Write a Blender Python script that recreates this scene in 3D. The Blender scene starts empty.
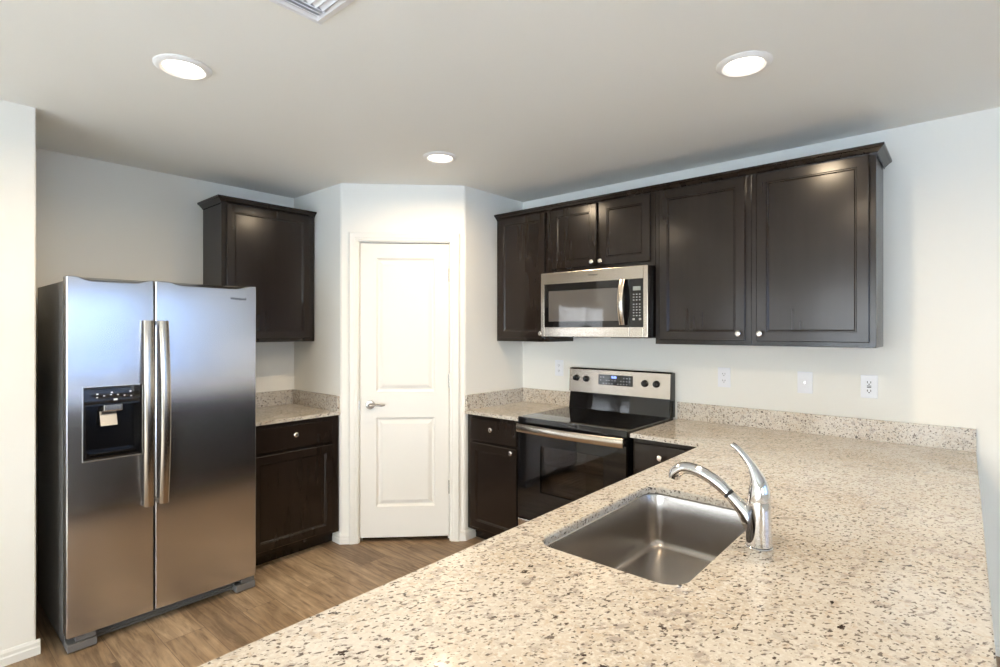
import bpy, bmesh, math, random
from mathutils import Vector, Matrix
S = bpy.context.scene
C = S.collection
PI = math.pi
random.seed(4)

# ------------------------------------------------------------------ camera
FPX, YAW, CYP, CAMH = 534.0, 41.03, 329.5, 1.468
cam_d = bpy.data.cameras.new('camera')
cam_d.sensor_fit = 'HORIZONTAL'
cam_d.sensor_width = 36.0
cam_d.lens = FPX * 36.0 / 1000.0
cam_d.shift_x = 0.0
cam_d.shift_y = (CYP - 333.5) / 1000.0
cam_d.clip_start = 0.02
cam = bpy.data.objects.new('camera', cam_d)
C.objects.link(cam)
cam.location = (0, 0, CAMH)
cam.rotation_euler = (PI / 2, 0, math.radians(YAW))
S.camera = cam

# ------------------------------------------------------------------ view, world
S.view_settings.view_transform = 'Standard'
S.view_settings.look = 'None'
S.view_settings.gamma = 1.0
S.view_settings.use_curve_mapping = False
S.view_settings.exposure = 0.42
S.cycles.max_bounces = 10
S.cycles.diffuse_bounces = 6
S.cycles.glossy_bounces = 5
S.cycles.transparent_max_bounces = 8
S.cycles.transmission_bounces = 4
S.cycles.caustics_reflective = False
S.cycles.caustics_refractive = False
S.cycles.sample_clamp_indirect = 6.0
S.cycles.use_denoising = True

W_STR = 9.0          # outdoor daylight
LAMP_W = 9.0        # each recessed lamp
world = bpy.data.worlds.new('world')
S.world = world
world.use_nodes = True
wn = world.node_tree.nodes
wl = world.node_tree.links
wn.clear()
w_out = wn.new('ShaderNodeOutputWorld')
w_bg = wn.new('ShaderNodeBackground')
w_tc = wn.new('ShaderNodeTexCoord')
w_sep = wn.new('ShaderNodeSeparateXYZ')
w_r = wn.new('ShaderNodeValToRGB')
wl.new(w_tc.outputs['Generated'], w_sep.inputs[0])
w_map = wn.new('ShaderNodeMapRange')
w_map.inputs['From Min'].default_value = -1
w_map.inputs['From Max'].default_value = 1
wl.new(w_sep.outputs['Z'], w_map.inputs['Value'])
wl.new(w_map.outputs[0], w_r.inputs[0])
cr = w_r.color_ramp
cr.elements[0].position = 0.0
cr.elements[0].color = (0.20, 0.19, 0.18, 1)
cr.elements[1].position = 1.0
cr.elements[1].color = (0.36, 0.56, 0.90, 1)
for pos, col in ((0.485, (0.30, 0.30, 0.30, 1)), (0.505, (1.0, 0.97, 0.925, 1)), (0.58, (0.96, 0.965, 0.98, 1)), (0.70, (0.80, 0.89, 1.0, 1))):
    e = cr.elements.new(pos)
    e.color = col
wl.new(w_r.outputs[0], w_bg.inputs['Color'])
w_bg.inputs['Strength'].default_value = W_STR
wl.new(w_bg.outputs[0], w_out.inputs['Surface'])
sun_d = bpy.data.lights.new('sun', 'SUN')
sun_d.energy = 11.0
sun_d.angle = 0.01
sun_d.color = (1.0, 0.95, 0.88)
sun = bpy.data.objects.new('sun', sun_d)
C.objects.link(sun)
sun.rotation_euler = Vector((0.25, -1.25, 1.0)).to_track_quat('Z', 'Y').to_euler()

# ------------------------------------------------------------------ layout numbers (metres)
H = 2.456
XL = -3.812            # left wall
YW = 3.246             # range wall
XR, YR = -2.590, 2.609   # pantry corner, right
XD, YD = -3.181, 2.017   # pantry corner, left
XN, YN = -3.126, 0.439   # end of the near left wall
X1, Y0 = 3.2, -3.4     # far sides of the room behind the camera
CT = 0.914             # counter top
CB = 0.892             # underside of stone
FZ = 0.02              # floor level

# ------------------------------------------------------------------ materials
def nm(name):
    m = bpy.data.materials.new(name)
    m.use_nodes = True
    nt = m.node_tree
    b = nt.nodes['Principled BSDF']
    return m, nt.nodes, nt.links, b

def setp(b, **k):
    names = {'col': 'Base Color', 'rough': 'Roughness', 'metal': 'Metallic', 'spec': 'Specular IOR Level',
             'coat': 'Coat Weight', 'coatr': 'Coat Roughness', 'aniso': 'Anisotropic', 'arot': 'Anisotropic Rotation',
             'ior': 'IOR', 'trans': 'Transmission Weight', 'emis': 'Emission Color', 'es': 'Emission Strength'}
    for a, v in k.items():
        if a in ('col', 'emis') and len(v) == 3:
            v = (*v, 1)
        b.inputs[names[a]].default_value = v

def plain(name, col, rough=0.5, noise=0.0, **k):
    m, n, l, b = nm(name)
    setp(b, col=col, rough=rough, **k)
    if noise:
        tc = n.new('ShaderNodeTexCoord')
        t = n.new('ShaderNodeTexNoise')
        t.inputs['Scale'].default_value = 40
        l.new(tc.outputs['Object'], t.inputs['Vector'])
        mr = n.new('ShaderNodeMapRange')
        mr.inputs['To Min'].default_value = max(0, rough - noise)
        mr.inputs['To Max'].default_value = min(1, rough + noise)
        l.new(t.outputs['Fac'], mr.inputs['Value'])
        l.new(mr.outputs[0], b.inputs['Roughness'])
    return m

def paint(name, col, rough, bump, scale=220):
    m, n, l, b = nm(name)
    setp(b, col=col, rough=rough, spec=0.3)
    tc = n.new('ShaderNodeTexCoord')
    t = n.new('ShaderNodeTexNoise')
    t.inputs['Scale'].default_value = scale
    t.inputs['Detail'].default_value = 3
    bp = n.new('ShaderNodeBump')
    bp.inputs['Strength'].default_value = bump
    bp.inputs['Distance'].default_value = 0.002
    l.new(tc.outputs['Object'], t.inputs['Vector'])
    l.new(t.outputs['Fac'], bp.inputs['Height'])
    l.new(bp.outputs[0], b.inputs['Normal'])
    return m

def ramp(n, l, src, pts, interp='LINEAR'):
    r = n.new('ShaderNodeValToRGB')
    r.color_ramp.interpolation = interp
    el = r.color_ramp.elements
    while len(el) > 1:
        el.remove(el[-1])
    el[0].position = pts[0][0]
    el[0].color = (*pts[0][1], 1) if not isinstance(pts[0][1], float) else (pts[0][1],) * 3 + (1,)
    for p, c in pts[1:]:
        e = el.new(p)
        e.color = (*c, 1) if not isinstance(c, float) else (c, c, c, 1)
    l.new(src, r.inputs[0])
    return r.outputs['Color']

def mixc(n, l, fac, a, b, mode='MIX'):
    mx = n.new('ShaderNodeMix')
    mx.data_type = 'RGBA'
    mx.blend_type = mode
    for sock, v in ((0, fac), (6, a), (7, b)):
        if hasattr(v, 'links'):
            l.new(v, mx.inputs[sock])
        elif sock == 0:
            mx.inputs[0].default_value = v
        else:
            mx.inputs[sock].default_value = (*v, 1)
    return mx.outputs[2]

def noise(n, l, vec, scale, detail=2.0, rough=0.5, dist=0.0):
    t = n.new('ShaderNodeTexNoise')
    t.inputs['Scale'].default_value = scale
    t.inputs['Detail'].default_value = detail
    t.inputs['Roughness'].default_value = rough
    t.inputs['Distortion'].default_value = dist
    l.new(vec, t.inputs['Vector'])
    return t.outputs['Fac']

def mapping(n, l, scale=(1, 1, 1), rot=(0, 0, 0), loc=(0, 0, 0), tex=False):
    tc = n.new('ShaderNodeTexCoord')
    mp = n.new('ShaderNodeMapping')
    if tex:
        mp.vector_type = 'TEXTURE'
    mp.inputs['Scale'].default_value = scale
    mp.inputs['Rotation'].default_value = rot
    mp.inputs['Location'].default_value = loc
    l.new(tc.outputs['Object'], mp.inputs[0])
    return mp.outputs[0]

M = {}
M['wall'] = paint('wall_paint', (0.875, 0.86, 0.80), 0.75, 0.10)
M['ceiling'] = paint('ceiling_paint', (0.86, 0.85, 0.805), 0.85, 0.2, 120)
M['bounce_carpet'] = paint('pale_bounce_surface', (0.66, 0.62, 0.56), 0.95, 0.6, 300)
M['trim'] = paint('trim_paint', (0.83, 0.815, 0.76), 0.38, 0.02)
M['door'] = paint('door_paint', (0.81, 0.79, 0.735), 0.40, 0.04, 90)
M['plate'] = plain('outlet_plastic', (0.86, 0.87, 0.90), 0.3)
M['slot'] = plain('slot_dark', (0.03, 0.03, 0.03), 0.6)
M['chrome'] = plain('chrome', (0.74, 0.74, 0.75), 0.06, metal=1.0)
M['nickel'] = plain('satin_nickel', (0.78, 0.74, 0.68), 0.22, metal=1.0)
M['doornickel'] = plain('brushed_nickel', (0.42, 0.39, 0.36), 0.25, metal=1.0)
M['blackglass'] = plain('black_glass', (0.006, 0.006, 0.007), 0.04, spec=0.6)
M['blackplastic'] = plain('black_plastic', (0.007, 0.007, 0.008), 0.16)
M['darkside'] = plain('dark_grey_enamel', (0.15, 0.145, 0.14), 0.45, noise=0.05)
M['graykick'] = plain('grey_kick_plastic', (0.16, 0.155, 0.15), 0.4, noise=0.05)
M['cavity'] = plain('oven_enamel', (0.09, 0.075, 0.065), 0.4)
M['whitevent'] = plain('white_vent_enamel', (0.84, 0.85, 0.88), 0.4)
M['ventdark'] = plain('vent_duct', (0.60, 0.61, 0.64), 0.8)
M['lamp_trim'] = plain('lamp_trim', (0.85, 0.83, 0.80), 0.5)
M['outside'] = plain('pale_bounce_ground', (0.80, 0.79, 0.76), 0.9)  # near-white tone chosen so the unseen ground reflects more light
M['ink'] = plain('printed_mark', (0.05, 0.05, 0.055), 0.4)
M['icon'] = plain('printed_icons', (0.75, 0.76, 0.78), 0.4)
M['sash'] = plain('white_vinyl', (0.83, 0.84, 0.85), 0.35)
M['rubber'] = plain('black_rubber', (0.01, 0.01, 0.01), 0.7)
M['blueled'] = plain('blue_display_digits', (0.1, 0.2, 0.9), 0.4, emis=(0.25, 0.35, 1.0), es=3.0)
M['lcd'] = plain('grey_display', (0.22, 0.24, 0.22), 0.35)
M['burner'] = plain('burner_ring_print', (0.055, 0.055, 0.058), 0.10)

def steel(name, col, rough, aniso, axis='Z', arot=0.0):
    m, n, l, b = nm(name)
    setp(b, col=col, rough=rough, metal=1.0, aniso=aniso, arot=arot)
    tg = n.new('ShaderNodeCombineXYZ')
    tg.inputs[2].default_value = 1.0
    l.new(tg.outputs[0], b.inputs['Tangent'])
    return m
M['steel'] = steel('brushed_steel_doors', (0.62, 0.61, 0.62), 0.21, 0.85, arot=0.25)
M['steel2'] = steel('brushed_steel_trim', (0.56, 0.50, 0.43), 0.22, 0.5, arot=0.25)
M['steel3'] = steel('brushed_steel_range', (0.47, 0.41, 0.345), 0.26, 0.5, arot=0.25)
M['sinksteel'] = plain('sink_steel', (0.46, 0.43, 0.40), 0.25, metal=1.0)

def wood_dark():
    m, n, l, b = nm('espresso_wood')
    v = mapping(n, l, (14, 14, 0.8))
    f = noise(n, l, v, 2.0, 1.0, 0.4, 0.0)
    v2 = mapping(n, l, (1, 1, 1))
    g = noise(n, l, v2, 3.0, 1.0)
    c = ramp(n, l, f, [(0.2, (0.0160, 0.0112, 0.0088)), (0.8, (0.0190, 0.0134, 0.0106))])
    c2 = ramp(n, l, g, [(0.3, (0.92, 0.92, 0.92)), (0.7, (1.06, 1.05, 1.04))])
    c3 = mixc(n, l, 1.0, c, c2, 'MULTIPLY')
    l.new(c3, b.inputs['Base Color'])
    r = ramp(n, l, g, [(0.3, 0.185), (0.7, 0.205)])
    l.new(r, b.inputs['Roughness'])
    setp(b, spec=0.42)
    return m
M['wood'] = wood_dark()

def granite():
    m, n, l, b = nm('speckled_granite')
    v = mapping(n, l, (1.0, 1.0, 1.0), (0, 0, math.radians(0)))
    ve = mapping(n, l, (1.5, 1.0, 1.0), (0, 0, math.radians(62)), tex=True)
    big = noise(n, l, v, 3.2, 3.0, 0.55)
    base = ramp(n, l, big, [(0.30, (0.50, 0.435, 0.35)), (0.52, (0.56, 0.515, 0.445)), (0.72, (0.61, 0.585, 0.54))])
    # pale crystals and tan grains
    f1 = noise(n, l, v, 120, 3.0, 0.65)
    base = mixc(n, l, ramp(n, l, f1, [(0.50, 0.0), (0.60, 0.75)]), base, (0.66, 0.635, 0.58))
    f2 = noise(n, l, v, 48, 3.0, 0.65)
    base = mixc(n, l, ramp(n, l, f2, [(0.55, 0.0), (0.66, 0.55)]), base, (0.49, 0.39, 0.29))
    # grey smudges
    f3 = noise(n, l, ve, 42, 4.0, 0.7)
    f3b = noise(n, l, v, 7, 2.0)
    k3 = ramp(n, l, f3, [(0.535, 0.0), (0.62, 0.8)])
    k3b = ramp(n, l, f3b, [(0.36, 0.25), (0.60, 1.0)])
    base = mixc(n, l, mixc(n, l, 1.0, k3, k3b, 'MULTIPLY'), base, (0.33, 0.29, 0.26))
    # dark flecks
    f4 = noise(n, l, ve, 72, 4.0, 0.62)
    f4b = noise(n, l, v, 11, 2.0)
    k4 = ramp(n, l, f4, [(0.605, 0.0), (0.64, 1.0)])
    k4b = ramp(n, l, f4b, [(0.38, 0.15), (0.56, 1.0)])
    base = mixc(n, l, mixc(n, l, 1.0, k4, k4b, 'MULTIPLY'), base, (0.050, 0.036, 0.032))
    f5 = noise(n, l, ve, 130, 1.5, 0.5)
    k5 = ramp(n, l, f5, [(0.60, 0.0), (0.65, 0.9)])
    base = mixc(n, l, k5, base, (0.13, 0.105, 0.09))
    l.new(base, b.inputs['Base Color'])
    setp(b, rough=0.10, spec=0.5)
    return m
M['granite'] = granite()

def floor_mat():
    m, n, l, b = nm('oak_plank_floor')
    v = mapping(n, l, (1, 1, 1), (0, 0, 0), (0.35, 0.05, 0))
    br = n.new('ShaderNodeTexBrick')
    br.offset = 0.37
    br.inputs['Scale'].default_value = 1.0
    br.inputs['Brick Width'].default_value = 1.22
    br.inputs['Row Height'].default_value = 0.178
    br.inputs['Mortar Size'].default_value = 0.0012
    br.inputs['Mortar Smooth'].default_value = 0.3
    br.inputs['Bias'].default_value = 0.0
    br.inputs['Color1'].default_value = (0.0, 0.0, 0.0, 1)
    br.inputs['Color2'].default_value = (1, 1, 1, 1)
    br.inputs['Mortar'].default_value = (0.5, 0.5, 0.5, 1)
    l.new(v, br.inputs['Vector'])
    tone = ramp(n, l, br.outputs['Color'], [(0.0, (0.21, 0.142, 0.085)), (0.5, (0.33, 0.232, 0.142)), (1.0, (0.45, 0.330, 0.215))])
    # grain that shifts with each plank
    comb = n.new('ShaderNodeVectorMath')
    comb.operation = 'MULTIPLY_ADD'
    l.new(br.outputs['Color'], comb.inputs[0])
    comb.inputs[1].default_value = (7.0, 7.0, 7.0)
    l.new(v, comb.inputs[2])
    mp = n.new('ShaderNodeMapping')
    mp.inputs['Scale'].default_value = (1.3, 14, 1)
    l.new(comb.outputs[0], mp.inputs[0])
    g1 = noise(n, l, mp.outputs[0], 2.2, 8.0, 0.65, 1.1)
    gm = ramp(n, l, g1, [(0.32, (0.45, 0.40, 0.35)), (0.5, (0.92, 0.91, 0.90)), (0.68, (1.30, 1.28, 1.24))])
    c = mixc(n, l, 1.0, tone, gm, 'MULTIPLY')
    mp2 = n.new('ShaderNodeMapping')
    mp2.inputs['Scale'].default_value = (2.0, 5, 1)
    l.new(comb.outputs[0], mp2.inputs[0])
    g2 = noise(n, l, mp2.outputs[0], 2.2, 4.0, 0.55, 0.8)
    c = mixc(n, l, 1.0, c, ramp(n, l, g2, [(0.30, (0.72, 0.68, 0.64)), (0.55, (1.0, 1.0, 1.0)), (0.75, (1.15, 1.15, 1.15))]), 'MULTIPLY')
    c = mixc(n, l, br.outputs['Fac'], c, (0.13, 0.085, 0.055))
    l.new(c, b.inputs['Base Color'])
    setp(b, rough=0.42, spec=0.4)
    bp = n.new('ShaderNodeBump')
    bp.inputs['Strength'].default_value = 0.12
    bp.inputs['Distance'].default_value = 0.001
    l.new(g1, bp.inputs['Height'])
    l.new(bp.outputs[0], b.inputs['Normal'])
    return m
M['floor'] = floor_mat()

def emis(name, col, st):
    m, n, l, b = nm(name)
    setp(b, col=(0.9, 0.9, 0.9), emis=col, es=st, rough=0.5)
    return m
M['lens'] = emis('lamp_lens', (1.0, 0.86, 0.70), 9.0)

def thin_glass(name, tint, refl, rough=0.0):
    m = bpy.data.materials.new(name)
    m.use_nodes = True
    n = m.node_tree.nodes
    l = m.node_tree.links
    n.clear()
    o = n.new('ShaderNodeOutputMaterial')
    t = n.new('ShaderNodeBsdfTransparent')
    t.inputs[0].default_value = (*tint, 1)
    g = n.new('ShaderNodeBsdfGlossy')
    g.inputs['Roughness'].default_value = rough
    mx = n.new('ShaderNodeMixShader')
    fr = n.new('ShaderNodeFresnel')
    fr.inputs['IOR'].default_value = refl
    l.new(fr.outputs[0], mx.inputs[0])
    l.new(t.outputs[0], mx.inputs[1])
    l.new(g.outputs[0], mx.inputs[2])
    l.new(mx.outputs[0], o.inputs['Surface'])
    return m
M['glass'] = thin_glass('window_glass', (0.93, 0.97, 1.0), 1.45)
M['tinted'] = thin_glass('reflection_tint_pane', (0.38, 0.48, 0.63), 1.45)  # tint added to dim and blue the daylight mirrored in the fridge
M['ovenglass'] = thin_glass('tinted_oven_glass', (0.42, 0.38, 0.36), 1.6, 0.03)

# ------------------------------------------------------------------ mesh helpers
def nb():
    return bmesh.new()

def box(bm, x0, x1, y0, y1, z0, z1, bev=0.0, seg=2):
    r = bmesh.ops.create_cube(bm, size=1.0)
    vs = r['verts']
    for v in vs:
        v.co = Vector(((x0 + x1) / 2 + v.co.x * (x1 - x0), (y0 + y1) / 2 + v.co.y * (y1 - y0), (z0 + z1) / 2 + v.co.z * (z1 - z0)))
    if bev > 0:
        es = list({e for v in vs for e in v.link_edges})
        bmesh.ops.bevel(bm, geom=es, offset=bev, segments=seg, affect='EDGES', profile=0.6)

def prism(bm, pts, z0, z1, axis='z'):
    """closed polygon pts (2D) extruded along the axis"""
    def P(a, b, c):
        return {'z': (a, b, c), 'x': (c, a, b), 'y': (a, c, b)}[axis]
    lo = [bm.verts.new(P(a, b, z0)) for a, b in pts]
    hi = [bm.verts.new(P(a, b, z1)) for a, b in pts]
    n = len(pts)
    bm.faces.new(lo)
    bm.faces.new(hi)
    for i in range(n):
        bm.faces.new((lo[i], lo[(i + 1) % n], hi[(i + 1) % n], hi[i]))

def lathe(bm, prof, seg=24, mat=None, caps=True):
    """prof: (radius, z); mat: Matrix applied to the result"""
    rings = []
    for r, z in prof:
        if r < 1e-6:
            v = bm.verts.new((0, 0, z))
            rings.append([v])
        else:
            rings.append([bm.verts.new((r * math.cos(2 * PI * k / seg), r * math.sin(2 * PI * k / seg), z)) for k in range(seg)])
    for a, b in zip(rings, rings[1:]):
        for k in range(seg):
            k2 = (k + 1) % seg
            if len(a) == 1 and len(b) == 1:
                continue
            if len(a) == 1:
                bm.faces.new((a[0], b[k], b[k2]))
            elif len(b) == 1:
                bm.faces.new((a[k], a[k2], b[0]))
            else:
                bm.faces.new((a[k], a[k2], b[k2], b[k]))
    if caps:
        for rg in (rings[0], rings[-1]):
            if len(rg) > 2:
                bm.faces.new(rg)
    if mat is not None:
        for rg in rings:
            for v in rg:
                v.co = mat @ v.co

def catmull(pts, n=6):
    out = []
    P = [Vector(p) for p in pts]
    P = [P[0] * 2 - P[1]] + P + [P[-1] * 2 - P[-2]]
    for i in range(1, len(P) - 2):
        for k in range(n):
            t = k / n
            a, b, c, d = P[i - 1], P[i], P[i + 1], P[i + 2]
            out.append(0.5 * ((2 * b) + (c - a) * t + (2 * a - 5 * b + 4 * c - d) * t * t + (3 * b - a - 3 * c + d) * t ** 3))
    out.append(P[-2])
    return out

def tube(bm, path, rad, seg=16, side=(0, 1, 0), n=6, caps=True):
    """rounded tube along path; rad = list of (r_side, r_up) or r at the control points"""
    pts = catmull(path, n)
    rr = [(r, r) if not isinstance(r, tuple) else r for r in rad]
    rs = catmull([(a, b, 0) for a, b in rr], n)
    sd = Vector(side).normalized()
    rings = []
    for i, p in enumerate(pts):
        t = (pts[min(i + 1, len(pts) - 1)] - pts[max(i - 1, 0)]).normalized()
        s = (sd - t * sd.dot(t)).normalized()
        u = t.cross(s).normalized()
        a, b = rs[i].x, rs[i].y
        rings.append([bm.verts.new(p + s * (a * math.cos(2 * PI * k / seg)) + u * (b * math.sin(2 * PI * k / seg))) for k in range(seg)])
    for a, b in zip(rings, rings[1:]):
        for k in range(seg):
            bm.faces.new((a[k], a[(k + 1) % seg], b[(k + 1) % seg], b[k]))
    if caps:
        for rg in (rings[0], rings[-1]):
            bm.faces.new(rg)

def obj(name, bm, mat, parent=None, smooth=False, angle=35):
    bmesh.ops.remove_doubles(bm, verts=bm.verts, dist=1e-6)
    bmesh.ops.recalc_face_normals(bm, faces=bm.faces)
    me = bpy.data.meshes.new(name)
    bm.to_mesh(me)
    bm.free()
    me.materials.append(mat)
    if smooth:
        for p in me.polygons:
            p.use_smooth = True
        try:
            me.set_sharp_from_angle(angle=math.radians(angle))
        except Exception:
            pass
    o = bpy.data.objects.new(name, me)
    C.objects.link(o)
    if parent is not None:
        o.parent = parent
    return o

def tag(o, label, cat, group=None):
    o['label'] = label
    o['category'] = cat
    if group:
        o['group'] = group
    return o

def thing(name, label, cat, loc=(0, 0, 0), rotz=0.0, group=None):
    o = bpy.data.objects.new(name, None)
    o.empty_display_size = 0.05
    C.objects.link(o)
    o.location = loc
    o.rotation_euler = (0, 0, rotz)
    return tag(o, label, cat, group)

def struct(name, bm, mat, parent=None, **k):
    o = obj(name, bm, mat, parent, **k)
    if parent is None:
        o['kind'] = 'structure'
    return o

def text_obj(name, body, size, mat, parent, loc, rot, depth=0.0004, bold=0.0):
    cu = bpy.data.curves.new(name, 'FONT')
    cu.body = body
    cu.size = size
    cu.align_x = 'CENTER'
    cu.align_y = 'CENTER'
    cu.extrude = depth
    cu.offset = bold
    t = bpy.data.objects.new(name, cu)
    C.objects.link(t)
    bpy.context.view_layer.update()
    me = bpy.data.meshes.new_from_object(t)
    bpy.data.objects.remove(t)
    me.materials.clear()
    me.materials.append(mat)
    o = bpy.data.objects.new(name, me)
    C.objects.link(o)
    o.parent = parent
    o.location = loc
    o.rotation_euler = rot
    return o

def nested(bm, x0, x1, z0, z1, rings, yf):
    """nested rectangular rings on a front plane: rings of (inset, depth behind the face); the last ring is filled"""
    prev = None
    for ins, d in rings:
        cur = [bm.verts.new((a, yf + d, b)) for a, b in ((x0 + ins, z0 + ins), (x1 - ins, z0 + ins), (x1 - ins, z1 - ins), (x0 + ins, z1 - ins))]
        if prev:
            for k in range(4):
                bm.faces.new((prev[k], prev[(k + 1) % 4], cur[(k + 1) % 4], cur[k]))
        prev = cur
    bm.faces.new(prev)

def panel_slab(bm, x0, x1, z0, z1, yf, th, openings, rings, eb=0.003):
    """door slab facing -y with moulded panels in the openings (all share one x range)"""
    ox0, ox1 = openings[0][0], openings[0][1]
    a0, a1, b0, b1 = x0 + eb, x1 - eb, z0 + eb, z1 - eb
    def q(xa, xb, za, zb):
        bm.faces.new([bm.verts.new((a, yf, b)) for a, b in ((xa, za), (xb, za), (xb, zb), (xa, zb))])
    q(a0, ox0, b0, b1)
    q(ox1, a1, b0, b1)
    zs = [b0]
    for o in openings:
        zs += [o[2], o[3]]
    zs.append(b1)
    for i in range(0, len(zs), 2):
        q(ox0, ox1, zs[i], zs[i + 1])
    for o in openings:
        nested(bm, o[0], o[1], o[2], o[3], rings, yf)
    # eased edge, sides, back
    r0 = [(a0, yf, b0), (a1, yf, b0), (a1, yf, b1), (a0, yf, b1)]
    r1 = [(x0, yf + eb, z0), (x1, yf + eb, z0), (x1, yf + eb, z1), (x0, yf + eb, z1)]
    r2 = [(x0, yf + th, z0), (x1, yf + th, z0), (x1, yf + th, z1), (x0, yf + th, z1)]
    R = [[bm.verts.new(p) for p in r] for r in (r0, r1, r2)]
    for a, b in zip(R, R[1:]):
        for k in range(4):
            bm.faces.new((a[k], a[(k + 1) % 4], b[(k + 1) % 4], b[k]))
    bm.faces.new(R[2])

ROT_X = Matrix.Rotation(PI / 2, 4, 'X')     # local +z of a lathe -> -y

def facing(x, y, z):
    """place a lathe so that its axis points to -y at this spot"""
    return Matrix.Translation((x, y, z)) @ ROT_X

# ------------------------------------------------------------------ room shell
bm = nb(); box(bm, XL - .15, X1 + .15, Y0 - .15, YW + .15, -0.12, FZ)
struct('floor', bm, M['floor'])
bm = nb(); box(bm, XN + .02, X1, Y0, -.45, FZ, FZ + 0.012)  # unseen pale carpet, added to bounce sunlight up onto walls and ceiling
struct('bounce_carpet', bm, M['bounce_carpet'])
bm = nb(); box(bm, XL - .15, X1 + .15, Y0 - .15, YW + .15, H, H + 0.12)
struct('ceiling', bm, M['ceiling'])
bm = nb(); box(bm, XR - 0.10, X1 + .12, YW, YW + .12, 0, H)
struct('wall_back', bm, M['wall'])
bm = nb(); box(bm, XL - .12, XL, YN, YW, 0, H)
struct('wall_left', bm, M['wall'])
bm = nb(); prism(bm, [(XL - .12, YN - .12), (XN - .12, YN - .12), (XN - .12, Y0), (XN, Y0), (XN, YN - .006), (XN - .002, YN - .002), (XN - .006, YN), (XL - .12, YN)], 0, H)
struct('wall_left_front', bm, M['wall'])

# pantry enclosure: left stub, right stub, face wall with a door opening, header
R2 = math.sqrt(0.5)
LD = math.hypot(XR - XD, YR - YD)
def dg(s, n=0.0):          # along the pantry face (s) and into the pantry (n)
    return (XD + (s - n) * R2, YD + (s + n) * R2)
OP0, OP1, OPZ = 0.113, 0.741, 2.068
b = 0.008
bm = nb()
prism(bm, [(XL, YD), (XD - b, YD), dg(b), dg(OP0), dg(OP0, .10), dg(0.041, .10), (XD - 0.041, YD + 0.10), (XL, YD + 0.10)], 0, H)
prism(bm, [dg(OP1), dg(LD - b), (XR, YR + b), (XR, YW), (XR - .10, YW), (XR - .10, YR + 0.041), dg(OP1, .10)], 0, H)
prism(bm, [dg(OP0), dg(OP1), dg(OP1, .10), dg(OP0, .10)], OPZ, H)
struct('wall_pantry', bm, M['wall'])

# walls of the unseen living side, window openings enlarged for more daylight
def wall_open(name, along, pos, th, a0, a1, openings):
    """wall plane with rectangular openings (u0,u1,z0,z1); along = 'x' or 'y'"""
    bm = nb()
    cuts = sorted(openings)
    def bx(u0, u1, z0, z1):
        if u1 - u0 < 1e-4:
            return
        if along == 'y':
            box(bm, pos, pos + th, u0, u1, z0, z1)
        else:
            box(bm, u0, u1, pos - th, pos, z0, z1)
    u = a0
    for o in cuts:
        bx(u, o[0], 0, H)
        bx(o[0], o[1], FZ, o[2])
        bx(o[0], o[1], o[3], H)
        u = o[1]
    bx(u, a1, 0, H)
    return struct(name, bm, M['wall'])
WR = [(0.55, 2.85, 0.78, 2.05), (-2.3, -0.5, 0.78, 2.05)]
WF = [(-2.95, -2.15, 0.80, 2.08), (-1.8, 1.9, 0.03, 2.10)]
wall_open('wall_right', 'y', X1, .12, Y0, YW, WR)
wall_open('wall_front', 'x', Y0, .12, XN - .12, X1 + .12, WF)

def window(name, along, pos, o, mull, gl='glass'):
    u0, u1, z0, z1 = o
    bm = nb()
    def bx(a0, a1, c0, c1, d0=-.03, d1=.03):
        if along == 'y':
            box(bm, pos + .06 + d0, pos + .06 + d1, a0, a1, c0, c1)
        else:
            box(bm, a0, a1, pos - .06 + d0, pos - .06 + d1, c0, c1)
    f = .05
    bx(u0, u1, z0, z0 + f); bx(u0, u1, z1 - f, z1)
    bx(u0, u0 + f, z0, z1); bx(u1 - f, u1, z0, z1)
    for k in range(1, mull + 1):
        c = u0 + (u1 - u0) * k / (mull + 1)
        bx(c - .03, c + .03, z0, z1)
    w = struct(name, bm, M['sash'])
    bm = nb()
    bx(u0 + f, u1 - f, z0 + f, z1 - f, -.003, .003)
    obj('pane', bm, M[gl], w)
window('window_1', 'y', X1, WR[0], 1, 'tinted')
window('window_2', 'y', X1, WR[1], 1)
window('window_3', 'x', Y0, WF[0], 0)
window('window_4', 'x', Y0, WF[1], 1)

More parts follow.
